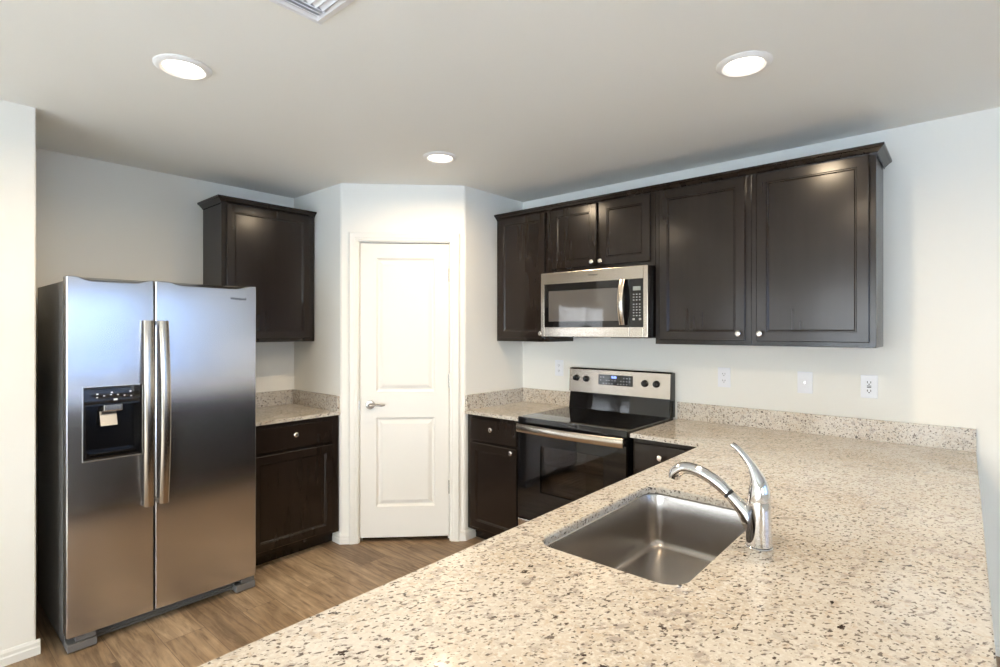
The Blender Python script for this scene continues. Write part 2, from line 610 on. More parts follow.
def portal(name, along, o):
    u0, u1, z0, z1 = o
    ld = bpy.data.lights.new(name, 'AREA')
    ld.shape = 'RECTANGLE'
    ld.size = u1 - u0
    ld.size_y = z1 - z0
    ld.cycles.is_portal = True
    lo = bpy.data.objects.new(name, ld)
    C.objects.link(lo)
    if along == 'y':
        lo.location = (X1 + .115, (u0 + u1) / 2, (z0 + z1) / 2)
        lo.rotation_euler = (PI / 2, 0, PI / 2)      # -z -> -x
    else:
        lo.location = ((u0 + u1) / 2, Y0 - .115, (z0 + z1) / 2)
        lo.rotation_euler = (PI / 2, 0, PI)
    return lo
for i, o in enumerate(WR):
    portal('window_daylight', 'y', o)
for i, o in enumerate(WF):
    portal('window_daylight', 'x', o)
def blind(label, along, pos, o, ang):
    u0, u1, z0, z1 = o
    t = thing('window_blind', label, 'blind', ((pos - .04, (u0 + u1) / 2, z1) if along == 'y' else ((u0 + u1) / 2, pos + .04, z1)), PI / 2 if along == 'y' else PI)
    w = (u1 - u0) / 2 + .02
    bm = nb(); box(bm, -w, w, -.025, .025, -.02, .03)
    obj('headrail', bm, M['sash'], t)
    bm = nb()
    z = -.05
    while z > -(z1 - z0) + .03:
        prism(bm, [(-.022 * math.cos(ang), z - .022 * math.sin(ang)), (.022 * math.cos(ang), z + .022 * math.sin(ang)), (.022 * math.cos(ang), z + .002 + .022 * math.sin(ang)), (-.022 * math.cos(ang), z + .002 - .022 * math.sin(ang))], -w, w, 'x')
        z -= .044
    obj('slats', bm, M['sash'], t)
    bm = nb(); box(bm, -w, w, -.02, .02, -(z1 - z0) - .01, -(z1 - z0) + .01)
    obj('bottom_rail', bm, M['sash'], t)
blind('white horizontal slat blind over the window facing the fridge', 'y', X1, WR[0], .10)
blind('white horizontal slat blind over the window behind the camera', 'x', Y0, WF[0], .5)
# unseen ground outside, whitened to bounce daylight indoors and into the fridge reflection
bm = nb(); box(bm, -20, 30, -30, 20, -0.35, -0.15)
struct('ground', bm, M['outside'])

# baseboards
def baseboard(name, p0, p1, n, h=0.085, t=0.013):
    """runs p0->p1 on the wall, n = unit normal into the room"""
    bm = nb()
    prof = [(0, FZ), (t, FZ), (t, h * .62), (t * .75, h * .70), (t * .75, h * .86), (t * .35, h), (0, h)]
    A = [bm.verts.new((p0[0] + n[0] * a, p0[1] + n[1] * a, c)) for a, c in prof]
    B = [bm.verts.new((p1[0] + n[0] * a, p1[1] + n[1] * a, c)) for a, c in prof]
    for k in range(len(prof)):
        k2 = (k + 1) % len(prof)
        bm.faces.new((A[k], A[k2], B[k2], B[k]))
    bm.faces.new(A); bm.faces.new(B)
    return struct(name, bm, M['trim'])
baseboard('baseboard_left', (XN, Y0), (XN, YN + .013), (1, 0))
baseboard('baseboard_back', (0.0, YW), (X1, YW), (0, -1))
baseboard('baseboard_right', (X1, Y0), (X1, YW), (-1, 0))
def pantry_board(name, pts):
    """mitred board round a pantry corner: pts = list of (outer point on wall, offset point)"""
    bm = nb()
    h, t = 0.085, 0.014
    prof = [(0, FZ), (t, FZ), (t, h * .62), (t * .75, h * .70), (t * .75, h * .86), (t * .35, h), (0, h)]
    rows = []
    for (px, py), (ox, oy) in pts:
        rows.append([bm.verts.new((px + ox * a, py + oy * a, c)) for a, c in prof])
    for A, B in zip(rows, rows[1:]):
        for k in range(len(prof)):
            k2 = (k + 1) % len(prof)
            bm.faces.new((A[k], A[k2], B[k2], B[k]))
    bm.faces.new(rows[0]); bm.faces.new(rows[-1])
    return struct(name, bm, M['trim'])
tn = math.tan(PI / 8)
pantry_board('baseboard_pantry_left', [((XD - .085, YD), (0, -1)), ((XD, YD), (tn, -1)), (dg(.060), (R2, -R2))])
pantry_board('baseboard_pantry_right', [(dg(LD - .040), (R2, -R2)), ((XR, YR), (1, -tn)), ((XR, YR + .095), (1, 0))])

# ------------------------------------------------------------------ pantry door (structure with parts)
droot = bpy.data.objects.new('door_1', None)
C.objects.link(droot)
droot.location = (XD, YD, 0)
droot.rotation_euler = (0, 0, PI / 4)
droot['kind'] = 'structure'
D0, D1, DZ0, DZ1 = 0.126, 0.728, 0.050, 2.056
bm = nb()
mold = [(0, 0), (.008, .008), (.014, .0115), (.020, .0115), (.040, .0035), (.046, .002)]
panel_slab(bm, D0, D1, DZ0, DZ1, 0.012, .035, [(.234, .631, .260, .868), (.234, .631, 1.042, 1.955)], mold, 0.002)
obj('door_slab', bm, M['door'], droot)
bm = nb()
box(bm, OP0, D0 - .003, 0.0, .10, FZ, OPZ); box(bm, D1 + .003, OP1, 0.0, .10, FZ, OPZ); box(bm, OP0, OP1, 0.0, .10, DZ1 + .003, OPZ)
box(bm, D0 - .003, D0 + .008, .048, .06, 0, DZ1); box(bm, D1 - .008, D1 + .003, .048, .06, 0, DZ1)
obj('jamb', bm, M['trim'], droot)
def casing_mesh():
    bm = nb()
    w = .062
    prof = [(0, 0), (0, .010), (.008, .0135), (.020, .0135), (.026, .0165), (.052, .0175), (w, .013), (w, 0)]   # from inner edge out, thickness
    i0, i1, zt = D0 - .010, D1 + .010, DZ1 + .010
    rows = []
    for (x, z, dx, dz) in ((i0, FZ, -1, 0), (i0, zt, -1, 1), (i1, zt, 1, 1), (i1, FZ, 1, 0)):
        rows.append([bm.verts.new((x + dx * a, -c, z + dz * a)) for a, c in prof])
    for A, B in zip(rows, rows[1:]):
        for k in range(len(prof)):
            k2 = (k + 1) % len(prof)
            bm.faces.new((A[k], A[k2], B[k2], B[k]))
    bm.faces.new(rows[0]); bm.faces.new(rows[-1])
    return bm
obj('casing', casing_mesh(), M['trim'], droot)
for z in (0.388, 1.115, 1.842):
    bm = nb()
    lathe(bm, [(.0, -.046), (.006, -.045), (.006, .045), (0, .046)], 12, Matrix.Translation((D1 + .002, 0.006, z)))
    box(bm, D1 - .002, D1 + .008, .009, .012, z - .044, z + .044)
    obj('hinge', bm, M['doornickel'], droot, True)
bm = nb()
lathe(bm, [(0, 0), (.031, 0), (.031, .004), (.027, .009), (.012, .011), (.010, .040), (.0, .040)], 28, facing(.194, .012, .956))
obj('lever_rose', bm, M['doornickel'], droot, True)
bm = nb()
tube(bm, [(.186, -.030, .956), (.205, -.036, .957), (.240, -.036, .959), (.275, -.034, .955), (.298, -.031, .958)], [(.008, .010), (.008, .009), (.005, .0075), (.0045, .0065), (.004, .004)], 12, (0, 1, 0))
obj('lever_handle', bm, M['doornickel'], droot, True)
bm = nb(); box(bm, D0 - .006, D0 - .001, -.001, .012, .925, .985)
obj('strike_plate', bm, M['doornickel'], droot)
# dark pantry behind the door
bm = nb(); box(bm, XL, XR - .10, YW, YW + .12, 0, H)
struct('wall_pantry_back', bm, M['wall'])

# ------------------------------------------------------------------ cabinets
SH = [(0, 0), (.003, .004), (.0065, .004), (.012, .010)]   # shaker panel bead
def knob(parent, x, y, z):
    bm = nb()
    lathe(bm, [(0, 0), (.006, 0), (.0055, .006), (.005, .012), (.0105, .016), (.0145, .020), (.0148, .023), (.011, .0265), (0, .028)], 20, facing(x, y, z))
    return obj('knob', bm, M['nickel'], parent, True)

def cabinet(name, label, loc, rotz, w, z0, z1, depth, doors=(), drawers=(), toe=False, group=None):
    """local frame: x along the front, front at y=0 facing -y, the wall at y=depth"""
    t = thing(name, label, 'cabinet', loc, rotz, group)
    bm = nb()
    if toe:
        prism(bm, [(0.075, FZ), (depth, FZ), (depth, z1), (0.019, z1), (0.019, 0.102), (0.075, 0.102)], 0.002, w - .002, 'x')
    else:
        box(bm, 0.0025, w - .0025, .019, depth, z0, z1)
    obj('carcass', bm, M['wood'], t)
    # face frame with one stile/rail set
    bm = nb()
    zb = 0.102 if toe else z0
    zc = [(d[2], d[3]) for d in list(doors) + list(drawers)]
    box(bm, 0, w, 0, .019, zb, z1, .0015)
    obj('face_frame', bm, M['wood'], t)
    for (x0, x1, a, b, k) in doors:
        bm = nb()
        s = .047
        panel_slab(bm, x0, x1, a, b, -.019, .019, [(x0 + s, x1 - s, a + s, b - s)], SH, .003)
        d = obj('door', bm, M['wood'], t)
        if k:
            knob(d, k[0], -.019, k[1])
    for (x0, x1, a, b, k) in drawers:
        bm = nb()
        box(bm, x0, x1, -.019, 0, a, b, .003)
        d = obj('drawer', bm, M['wood'], t)
        if k:
            knob(d, k[0], -.019, k[1])
    return t

UF = YW - .305         # face of the upper cabinets
def upper(label, xa, xb, doors, z0=1.384, z1=2.286, group='upper cabinets on the range wall'):
    dd = [(a - xa, b - xa, c, d, (k[0] - xa, k[1])) for a, b, c, d, k in doors]
    return cabinet('upper_cabinet', label, (xa, UF, 0), 0, xb - xa, z0, z1, .304, dd, group=group)
upper('narrow single door dark wood upper cabinet left of the microwave', -2.588, -2.122, [(-2.560, -2.146, 1.408, 2.262, (-2.166, 1.441))])
upper('short two door dark wood upper cabinet above the microwave', -2.121, -1.359, [(-2.096, -1.744, 1.868, 2.262, (-1.768, 1.893)), (-1.718, -1.386, 1.868, 2.262, (-1.706, 1.893))], 1.842)
upper('tall single door dark wood upper cabinet just right of the microwave', -1.358, -0.834, [(-1.330, -0.860, 1.408, 2.262, (-0.890, 1.447))])
upper('wide dark wood upper cabinet at the open right end of the row', -0.833, -0.302, [(-0.806, -0.326, 1.408, 2.262, (-0.786, 1.447))])
# side reveal strip of the end cabinet is its carcass set back behind the face frame

CRP = [(0, 0), (.004, 0), (.005, .007), (.008, .009), (.024, .025), (.029, .027), (.033, .031), (.033, .040), (0, .040)]   # (out, up)
def crown(name, parent, path, mat):
    """path: list of ((x,y),(ox,oy)) corner points with outward mitre vectors; z base given"""
    bm = nb()
    z = 2.262
    rows = [[bm.verts.new((px + ox * a, py + oy * a, z + c)) for a, c in CRP] for (px, py), (ox, oy) in path]
    for A, B in zip(rows, rows[1:]):
        for k in range(len(CRP)):
            k2 = (k + 1) % len(CRP)
            bm.faces.new((A[k], A[k2], B[k2], B[k]))
    bm.faces.new(rows[0]); bm.faces.new(rows[-1])
    return obj(name, bm, mat, parent)
c = crown('crown_molding', None, [((-2.588, UF), (0, -1)), ((-0.302, UF), (1, -1)), ((-0.302, YW - .001), (1, 0))], M['wood'])
tag(c, 'dark wood crown molding capping the long row of upper cabinets above the range', 'molding')

# left wall upper cabinet (front faces +X; local x runs along +Y)
LUX = XL + .305
uy0, uy1 = 1.376, 2.008
lu = cabinet('upper_cabinet', 'lone dark wood upper cabinet on the left wall beside the fridge', (LUX, uy0, 0), PI / 2, uy1 - uy0, 1.384, 2.286, .304,
             [(.026, .590, 1.408, 2.262, None)])
crown('crown', lu, [((0, .303), (-1, 0)), ((0, 0), (-1, -1)), ((uy1 - uy0, 0), (0, -1))], M['wood'])

# base cabinets
BFY = YW - .610
cabinet('base_cabinet', 'narrow dark wood base cabinet between the pantry corner and the oven range', (-2.588, BFY, 0), 0, .476, 0, CB, .609,
        [(.040, .446, .128, .704, (.414, .680))], [(.040, .446, .722, .866, (.242, .808))], True)
cabinet('base_cabinet', 'dark wood base cabinet right of the range, half hidden by the peninsula', (-1.345, BFY, 0), 0, .420, 0, CB, .609,
        [(.016, .320, .128, .704, (.05, .672))], [(.016, .320, .722, .866, (.166, .807))], True)
LBX = XL + .612
cabinet('base_cabinet', 'dark wood base cabinet beside the fridge on the left wall', (LBX, 1.392, 0), PI / 2, .621, 0, CB, .611,
        [(.026, .566, .128, .704, None)], [(.026, .566, .722, .866, (.295, .808))], True)
# peninsula base run: fronts face -X, local x runs along -Y
PFX = -.918
for i, (ya, wd, lab) in enumerate(((2.634, .640, 'dark wood peninsula base cabinet nearest the corner by the range'),
                                   (1.992, .900, 'dark wood sink base cabinet of the peninsula under the steel sink'),
                                   (1.090, .820, 'dark wood peninsula base cabinet at the end nearest the camera'))):
    w2 = wd / 2
    t = thing('base_cabinet', lab, 'cabinet', (PFX, ya, 0), -PI / 2)
    bm = nb()
    # open box so the sink bowl hangs in free space
    box(bm, .002, .020, .019, .590, .102, CB); box(bm, wd - .020, wd - .002, .019, .590, .102, CB)
    box(bm, .020, wd - .020, .578, .590, .102, CB); box(bm, .020, wd - .020, .019, .578, .102, .120)
    box(bm, .002, wd - .002, .075, .093, FZ, .102)
    obj('carcass', bm, M['wood'], t)
    bm = nb(); box(bm, 0, wd, 0, .019, .102, CB, .0015)
    obj('face_frame', bm, M['wood'], t)
    for a, b_ in ((.026, w2 - .012), (w2 + .012, wd - .026)):
        bm = nb(); panel_slab(bm, a, b_, .128, .704, -.019, .019, [(a + .056, b_ - .056, .184, .648)], SH)
        d = obj('door', bm, M['wood'], t)
        knob(d, (b_ - .03) if a < w2 - .1 else (a + .03), -.019, .672)
    bm = nb(); box(bm, .026, wd - .026, -.019, 0, .722, .866, .003)
    d = obj('drawer', bm, M['wood'], t)
    knob(d, w2, -.019, .808)
# drywall back of the peninsula under the overhang
bm = nb(); box(bm, -.327, -.245, .27, YW, FZ, CB)
struct('wall_peninsula', bm, M['wall'])

# ------------------------------------------------------------------ countertops
def slab_mesh(outer, holes=()):
    bm = nb()
    edges = []
    for loop in [outer] + list(holes):
        vs = [bm.verts.new((x, y, CT)) for x, y in loop]
        edges += [bm.edges.new((vs[i], vs[(i + 1) % len(vs)])) for i in range(len(vs))]
    r = bmesh.ops.triangle_fill(bm, use_beauty=True, use_dissolve=False, edges=edges)
    faces = [g for g in r['geom'] if isinstance(g, bmesh.types.BMFace)]
    e = bmesh.ops.extrude_face_region(bm, geom=faces)
    vs = [g for g in e['geom'] if isinstance(g, bmesh.types.BMVert)]
    bmesh.ops.translate(bm, verts=vs, vec=(0, 0, -(CT - CB)))
    bm.normal_update()
    sharp = []
    for ed in bm.edges:
        if len(ed.link_faces) == 2 and ed.calc_face_angle(0) > 1.2 and all(abs(v.co.z - CT) < 1e-5 for v in ed.verts):
            sharp.append(ed)
    bmesh.ops.recalc_face_normals(bm, faces=bm.faces)
    bmesh.ops.bevel(bm, geom=sharp, offset=.003, segments=2, affect='EDGES')
    return bm

def rrect(x0, x1, y0, y1, r, n=8):
    out = []
    for cx, cy, a0 in ((x1 - r, y1 - r, 0), (x0 + r, y1 - r, 90), (x0 + r, y0 + r, 180), (x1 - r, y0 + r, 270)):
        for k in range(n + 1):
            a = math.radians(a0 + 90 * k / n)
            out.append((cx + r * math.cos(a), cy + r * math.sin(a)))
    return out

CF = YW - .640
SKX0, SKX1, SKY0, SKY1 = -.846, -.458, 1.110, 1.784
ct = thing('countertop', 'large speckled cream granite peninsula countertop with the sink cut into it', 'countertop', (0, 0, 0))
slab = obj('slab', slab_mesh([(-1.348, YW - .001), (-1.348, CF), (-.954, CF), (-.954, .22), (.040, .22), (.040, YW - .001)],
                             [list(reversed(rrect(SKX0, SKX1, SKY0, SKY1, .055)))]), M['granite'], ct)
bm = nb(); box(bm, -1.348, .040, YW - .021, YW - .001, CT, 1.018, .0015)
obj('backsplash', bm, M['granite'], ct)

ct = thing('countertop', 'small granite countertop in the corner between the pantry and the range', 'countertop', (0, 0, 0))
obj('slab', slab_mesh([(XR + .001, YW - .001), (XR + .001, CF), (-2.114, CF), (-2.114, YW - .001)]), M['granite'], ct)
bm = nb(); box(bm, XR + .021, -2.114, YW - .021, YW - .001, CT, 1.018, .0015)
box(bm, XR + .001, XR + .021, CF + .005, YW - .001, CT, 1.018, .0015)
obj('backsplash', bm, M['granite'], ct)

ct = thing('countertop', 'small granite countertop beside the fridge under the lone upper cabinet', 'countertop', (0, 0, 0))
obj('slab', slab_mesh([(XL + .001, 1.386), (XD - .004, 1.386), (XD - .004, YD - .001), (XL + .001, YD - .001)]), M['granite'], ct)
bm = nb(); box(bm, XL + .001, XL + .021, 1.386, YD - .021, CT, 1.018, .0015)
box(bm, XL + .001, XD - .010, YD - .021, YD - .001, CT, 1.018, .0015)
obj('backsplash', bm, M['granite'], ct)

# ------------------------------------------------------------------ sink
scx, scy = (SKX0 + SKX1) / 2, (SKY0 + SKY1) / 2
sk = thing('sink', 'single bowl stainless steel undermount sink set in the peninsula countertop', 'sink', (scx, scy, CB))
def bowl():
    bm = nb()
    hx, hy = (SKX1 - SKX0) / 2, (SKY1 - SKY0) / 2
    prof = [(.018, -.0005, .060), (.006, -.0005, .058), (.004, -.002, .057), (.002, -.008, .056), (-.004, -.060, .052), (-.014, -.150, .046), (-.017, -.168, .046), (-.024, -.177, .046), (-.040, -.1805, .044), (-.13, -.183, .03)]
    rows = []
    for off, z, r in prof:
        pts = rrect(-hx - off, hx + off, -hy - off, hy + off, max(r, .02), 8)
        rows.append([bm.verts.new((x, y, z)) for x, y in pts])
    for A, B in zip(rows, rows[1:]):
        for k in range(len(A)):
            k2 = (k + 1) % len(A)
            bm.faces.new((A[k], A[k2], B[k2], B[k]))
    bm.faces.new(rows[-1])
    # outer shell
    out = []
    for off, z, r in ((.018, -.0005, .060), (.018, -.003, .060), (.010, -.004, .058), (-.002, -.140, .055), (-.020, -.182, .055), (-.06, -.188, .04)):
        pts = rrect(-hx - off, hx + off, -hy - off, hy + off, r, 8)
        out.append([bm.verts.new((x, y, z)) for x, y in pts])
    for A, B in zip(out, out[1:]):
        for k in range(len(A)):
            k2 = (k + 1) % len(A)
            bm.faces.new((A[k], A[k2], B[k2], B[k]))
    bm.faces.new(out[-1])
    return bm
obj('basin', bowl(), M['sinksteel'], sk, True, 50)
bm = nb(); lathe(bm, [(.0, -.002), (.022, -.002), (.030, .0), (.044, .001), (.045, .003), (.036, .004), (.026, .001), (.0, .0005)], 28, Matrix.Translation((0.03, 0, -.1835)))
obj('drain', bm, M['chrome'], sk, True)

# ------------------------------------------------------------------ faucet
FX, FY = -.396, 1.461
fc = thing('faucet', 'chrome pull-out kitchen faucet with a curved lever, standing behind the sink', 'faucet', (FX, FY, CT))
bm = nb(); lathe(bm, [(0, 0), (.0325, 0), (.0325, .002), (.031, .004), (.0, .006)], 32)
obj('base_ring', bm, M['chrome'], fc, True)
bm = nb(); lathe(bm, [(.0, .006), (.0310, .006), (.0300, .03), (.0290, .06), (.0280, .095), (.0275, .112), (.0270, .118), (0, .118)], 32)
obj('body', bm, M['chrome'], fc, True)
bm = nb()
tube(bm, [(0.010, 0, .022), (-.012, 0, .050), (-.030, 0, .078), (-.050, 0, .098), (-.073, 0, .119)], [(.016, .012), (.021, .024), (.019, .021), (.0155, .0165), (.0135, .0135)], 20)
obj('spout', bm, M['chrome'], fc, True)
bm = nb()
tube(bm, [(-.071, 0, .117), (-.078, 0, .1235)], [.0142, .0142], 20, n=2)
obj('collar', bm, M['rubber'], fc, True)
bm = nb()
tube(bm, [(-.077, 0, .1225), (-.103, 0, .143), (-.136, 0, .160), (-.170, 0, .169), (-.198, 0, .167), (-.218, 0, .152), (-.222, 0, .136)],
     [(.0150, .0145), (.0165, .0160), (.0170, .0160), (.0170, .0155), (.0185, .0165), (.0195, .0170), (.0180, .0155)], 20)
obj('spray_head', bm, M['chrome'], fc, True)
bm = nb()
tube(bm, [(.000, 0, .112), (.001, 0, .140), (-.002, 0, .165), (-.014, 0, .195), (-.032, 0, .222), (-.052, 0, .243), (-.066, 0, .252)],
     [(.0270, .0270), (.0262, .0255), (.022, .020), (.015, .0125), (.0115, .0085), (.0105, .0070), (.0105, .0060)], 20)
obj('lever', bm, M['chrome'], fc, True)

# ------------------------------------------------------------------ refrigerator (front faces +X)
# local frame: x along +Y, front plane at y=0, back at +y
FRX, FRY = -3.0, .524
FW, FT, FB = .840, 1.707, .092
fr = thing('refrigerator', 'stainless steel side-by-side refrigerator with an ice and water dispenser', 'refrigerator', (FRX, FRY, 0), PI / 2)
bm = nb(); box(bm, .004, FW - .004, .078, .72, .030, 1.690, .004)
obj('case', bm, M['darkside'], fr)

def fridge_door(x0, x1, hole=None):
    """front skin with a scooped top edge, optional rectangular hole"""
    bm = nb()
    w = x1 - x0
    xs = {x0, x0 + .004, x1, x1 - .004}
    n = 16
    for k in range(1, n):
        xs.add(x0 + w * k / n)
    if hole:
        xs = {x for x in xs if min(abs(x - hole[0]), abs(x - hole[1])) > .008}
        xs |= {hole[0], hole[1]}
    xs = sorted(xs)
    zs = [FB, FB + .004, .5, .8, 1.0, 1.3, 1.5, 1.66]
    if hole:
        zs = sorted({z for z in zs if min(abs(z - hole[2]), abs(z - hole[3])) > .01} | {hole[2], hole[3]})
    def bow(x):
        u = (x - x0) / w * 2 - 1
        return .004 * u * u
    def edge(x):
        d = min(x - x0, x1 - x)
        return .004 if d < .001 else 0.0
    def scoop(x):
        u = (x - x0) / w
        a = max(0.0, min(1.0, (u - .10) / .14)); b_ = max(0.0, min(1.0, (.93 - u) / .14))
        sm = lambda t: t * t * (3 - 2 * t)
        return sm(a) * sm(b_)
    grid = {}
    rows = []
    for z in zs:
        rows.append([bm.verts.new((x, bow(x) + edge(x), z)) for x in xs])
    rows.append([bm.verts.new((x, bow(x) + edge(x), FT - .003 - .017 * scoop(x))) for x in xs])
    rows.append([bm.verts.new((x, bow(x) + edge(x) + .003 + .012 * scoop(x), FT - .012 * scoop(x))) for x in xs])
    rows.append([bm.verts.new((x, .05, FT)) for x in xs])
    rows.append([bm.verts.new((x, .072, FT)) for x in xs])
    zl = zs + [9, 9, 9, 9]
    for j in range(len(rows) - 1):
        for i in range(len(xs) - 1):
            if hole and zl[j] >= hole[2] - 1e-6 and zl[j + 1] <= hole[3] + 1e-6 and xs[i] >= hole[0] - 1e-6 and xs[i + 1] <= hole[1] + 1e-6:
                continue
            bm.faces.new((rows[j][i], rows[j][i + 1], rows[j + 1][i + 1], rows[j + 1][i]))
    # sides, bottom, back
    zb = [r for r in rows]
    for side in (0, -1):
        front = [r[side] for r in rows]
        back = [bm.verts.new((v.co.x, .072, v.co.z)) for v in front[:-1]] + [front[-1]]
        for k in range(len(front) - 1):
            if back[k + 1] is front[k + 1]:
                bm.faces.new((front[k], front[k + 1], back[k]))
            else:
                bm.faces.new((front[k], front[k + 1], back[k + 1], back[k]))
    box(bm, x0 + .0005, x1 - .0005, .070, .0725, FB, FT - .0005)
    bm.faces.new([bm.verts.new(p) for p in ((x0, .004, FB), (x1, .004, FB), (x1, .072, FB), (x0, .072, FB))])
    return bm
SP = .342
HX0, HX1, HZ0, HZ1 = .058, .290, .868, 1.205
dL = obj('door', fridge_door(0, SP - .0035, (HX0, HX1, HZ0, HZ1)), M['steel'], fr, True, 25)
dR = obj('door', fridge_door(SP + .0035, FW), M['steel'], fr, True, 25)
# dispenser
dp = obj('dispenser', nb(), M['blackplastic'], fr)
bm = nb()
o = [bm.verts.new(p) for p in ((HX0, .004, HZ0), (HX1, .004, HZ0), (HX1, .004, HZ1), (HX0, .004, HZ1))]
i_ = [bm.verts.new(p) for p in ((HX0 + .012, .002, HZ0 + .012), (HX1 - .012, .002, HZ0 + .012), (HX1 - .012, .002, HZ1 - .088), (HX0 + .012, .002, HZ1 - .088))]
q_ = [bm.verts.new(p) for p in ((HX0 + .020, .062, HZ0 + .030), (HX1 - .020, .062, HZ0 + .030), (HX1 - .020, .062, HZ1 - .088), (HX0 + .020, .062, HZ1 - .088))]
for A, B in ((o, i_), (i_, q_)):
    for k in range(4):
        bm.faces.new((A[k], A[(k + 1) % 4], B[(k + 1) % 4], B[k]))
bm.faces.new(q_)
me = bpy.data.meshes.new('dispenser'); bmesh.ops.recalc_face_normals(bm, faces=bm.faces); bm.to_mesh(me); bm.free(); me.materials.append(M['blackplastic']); dp.data = me
bm = nb()
for (a, b_, c_, d_) in ((HX0 - .003, HX1 + .003, HZ0 - .003, HZ0 + .002), (HX0 - .003, HX1 + .003, HZ1 - .002, HZ1 + .003), (HX0 - .003, HX0 + .002, HZ0, HZ1), (HX1 - .002, HX1 + .003, HZ0, HZ1)):
    box(bm, a, b_, -.0015, .006, c_, d_, .001)
obj('rim', bm, M['nickel'], dp)
bm = nb(); box(bm, HX0 + .003, HX1 - .003, -.0005, .003, HZ1 - .080, HZ1 - .002)
cp = obj('control_panel', bm, M['blackglass'], dp)
bm = nb()
for k in range(6):
    xx = HX0 + .052 + k * .0265
    zz = HZ1 - .046 + .006 * math.sin(k * 1.0 - .6)
    box(bm, xx - .0035, xx + .0035, -.0012, -.0004, zz - .002, zz + .002)
for xx, zz in ((.053, .034), (.108, .030), (.182, .030)):
    box(bm, HX0 + xx - .004, HX0 + xx + .004, -.0012, -.0004, HZ1 - zz - .003, HZ1 - zz + .003)
box(bm, HX0 + .115, HX0 + .130, -.0012, -.0004, HZ1 - .068, HZ1 - .060)
obj('button_print', bm, M['icon'], dp)
bm = nb(); box(bm, HX0 + .078, HX0 + .152, .004, .050, HZ1 - .118, HZ1 - .084, .004)
obj('chute', bm, M['steel2'], dp)
bm = nb()
prism(bm, [(.018, HZ1 - .185), (.026, HZ1 - .188), (.050, HZ1 - .122), (.042, HZ1 - .120)], HX0 + .070, HX0 + .135, 'x')
obj('paddle', bm, M['nickel'], dp)
bm = nb(); box(bm, HX0 + .028, HX1 - .028, .012, .058, HZ0 + .022, HZ0 + .030, .002)
obj('drip_tray', bm, M['blackglass'], dp)
# handles
def fridge_handle(xc, lean):
    bm = nb()
    pts = []
    z0, z1 = .612, 1.512
    n = 20
    rows = []
    for k in range(n + 1):
        u = k / n
        z = z0 + (z1 - z0) * u
        bowo = -.026 - .020 * math.sin(PI * u)       # stands off the door
        xo = xc + lean * (math.sin(PI * u) - .5) * .004
        hw = .0205
        sec = [(-hw, .012), (-hw, .003), (-hw + .006, -.001), (0, -.004), (hw - .006, -.001), (hw, .003), (hw, .012)]
        rows.append([bm.verts.new((xo + a, bowo + b2, z)) for a, b2 in sec])
    for A, B in zip(rows, rows[1:]):
        for q in range(len(A)):
            q2 = (q + 1) % len(A)
            bm.faces.new((A[q], A[q2], B[q2], B[q]))
    bm.faces.new(rows[0]); bm.faces.new(rows[-1])
    for z in (z0 + .012, z1 - .012):
        box(bm, xc - .014 - lean * .004, xc + .014 - lean * .004, -.026, .002, z - .012, z + .012, .003)
    return bm
hL = obj('door_handle', fridge_handle(.309, -1), M['steel2'], fr, True)
hR = obj('door_handle', fridge_handle(.377, 1), M['steel2'], fr, True)
# maker's mark
text_obj('maker_mark', 'Whirlpool', .020, M['ink'], fr, (.742, -.0012, 1.636), (PI / 2, 0, 0))
# kick grille and hinge feet
bm = nb()
box(bm, .10, FW - .09, .060, .090, .030, .078, .003)
for k in range(3):
    box(bm, .11, FW - .10, .052, .062, .038 + k * .012, .044 + k * .012)
obj('kick_grille', bm, M['graykick'], fr)
for a, b_ in ((.004, .112), (FW - .108, FW - .004)):
    bm = nb()
    box(bm, a, b_, .004, .12, .026, .060, .004)
    box(bm, a + .03, b_ - .002, .012, .10, .063, .086, .003)
    lathe(bm, [(0, FZ), (.016, FZ), (.016, .03), (0, .03)], 16, Matrix.Translation(((a + b_) / 2, .08, 0)))
    obj('foot', bm, M['graykick'], fr)
for yy in (.10, FW - .10):
    bm = nb(); lathe(bm, [(0, FZ), (.02, FZ), (.02, .032), (0, .032)], 16, Matrix.Translation((yy, .62, 0)))
    obj('roller', bm, M['rubber'], fr)

# ------------------------------------------------------------------ range (front faces -Y)
RX0, RX1 = -2.107, -1.356
RW = RX1 - RX0
RF = 2.604
rg = thing('oven_range', 'freestanding stainless and black glass electric range between the base cabinets', 'range', (RX0, RF, 0))
RD = YW - RF - .004
bm = nb()
# body with an oven cavity
box(bm, .002, .030, .030, RD - .03, .03, .880); box(bm, RW - .030, RW - .002, .030, RD - .03, .03, .880)
box(bm, .030, RW - .030, RD - .05, RD - .03, .03, .880)
box(bm, .030, RW - .030, .030, RD - .05, .03, .330); box(bm, .030, RW - .030, .030, RD - .05, .850, .880)
box(bm, .030, .12, .030, RD - .05, .330, .850); box(bm, RW - .12, RW - .030, .030, RD - .05, .330, .850)
obj('body', bm, M['blackplastic'], rg)
bm = nb()
box(bm, .1205, RW - .1205, .035, RD - .051, .3305, .334); box(bm, .1205, RW - .1205, RD - .055, RD - .051, .334, .8495)
box(bm, .1205, .124, .035, RD - .051, .334, .8495); box(bm, RW - .124, RW - .1205, .035, RD - .051, .334, .8495)
obj('oven_liner', bm, M['cavity'], rg)
for zz in (.50, .64):
    bm = nb()
    for k in range(14):
        xx = .14 + (RW - .28) * k / 13
        box(bm, xx - .0016, xx + .0016, .05, RD - .06, zz - .0016, zz + .0016)
    for yy in (.05, RD - .06):
        box(bm, .126, RW - .126, yy - .003, yy + .003, zz - .003, zz + .003)
    obj('oven_rack', bm, M['nickel'], rg)
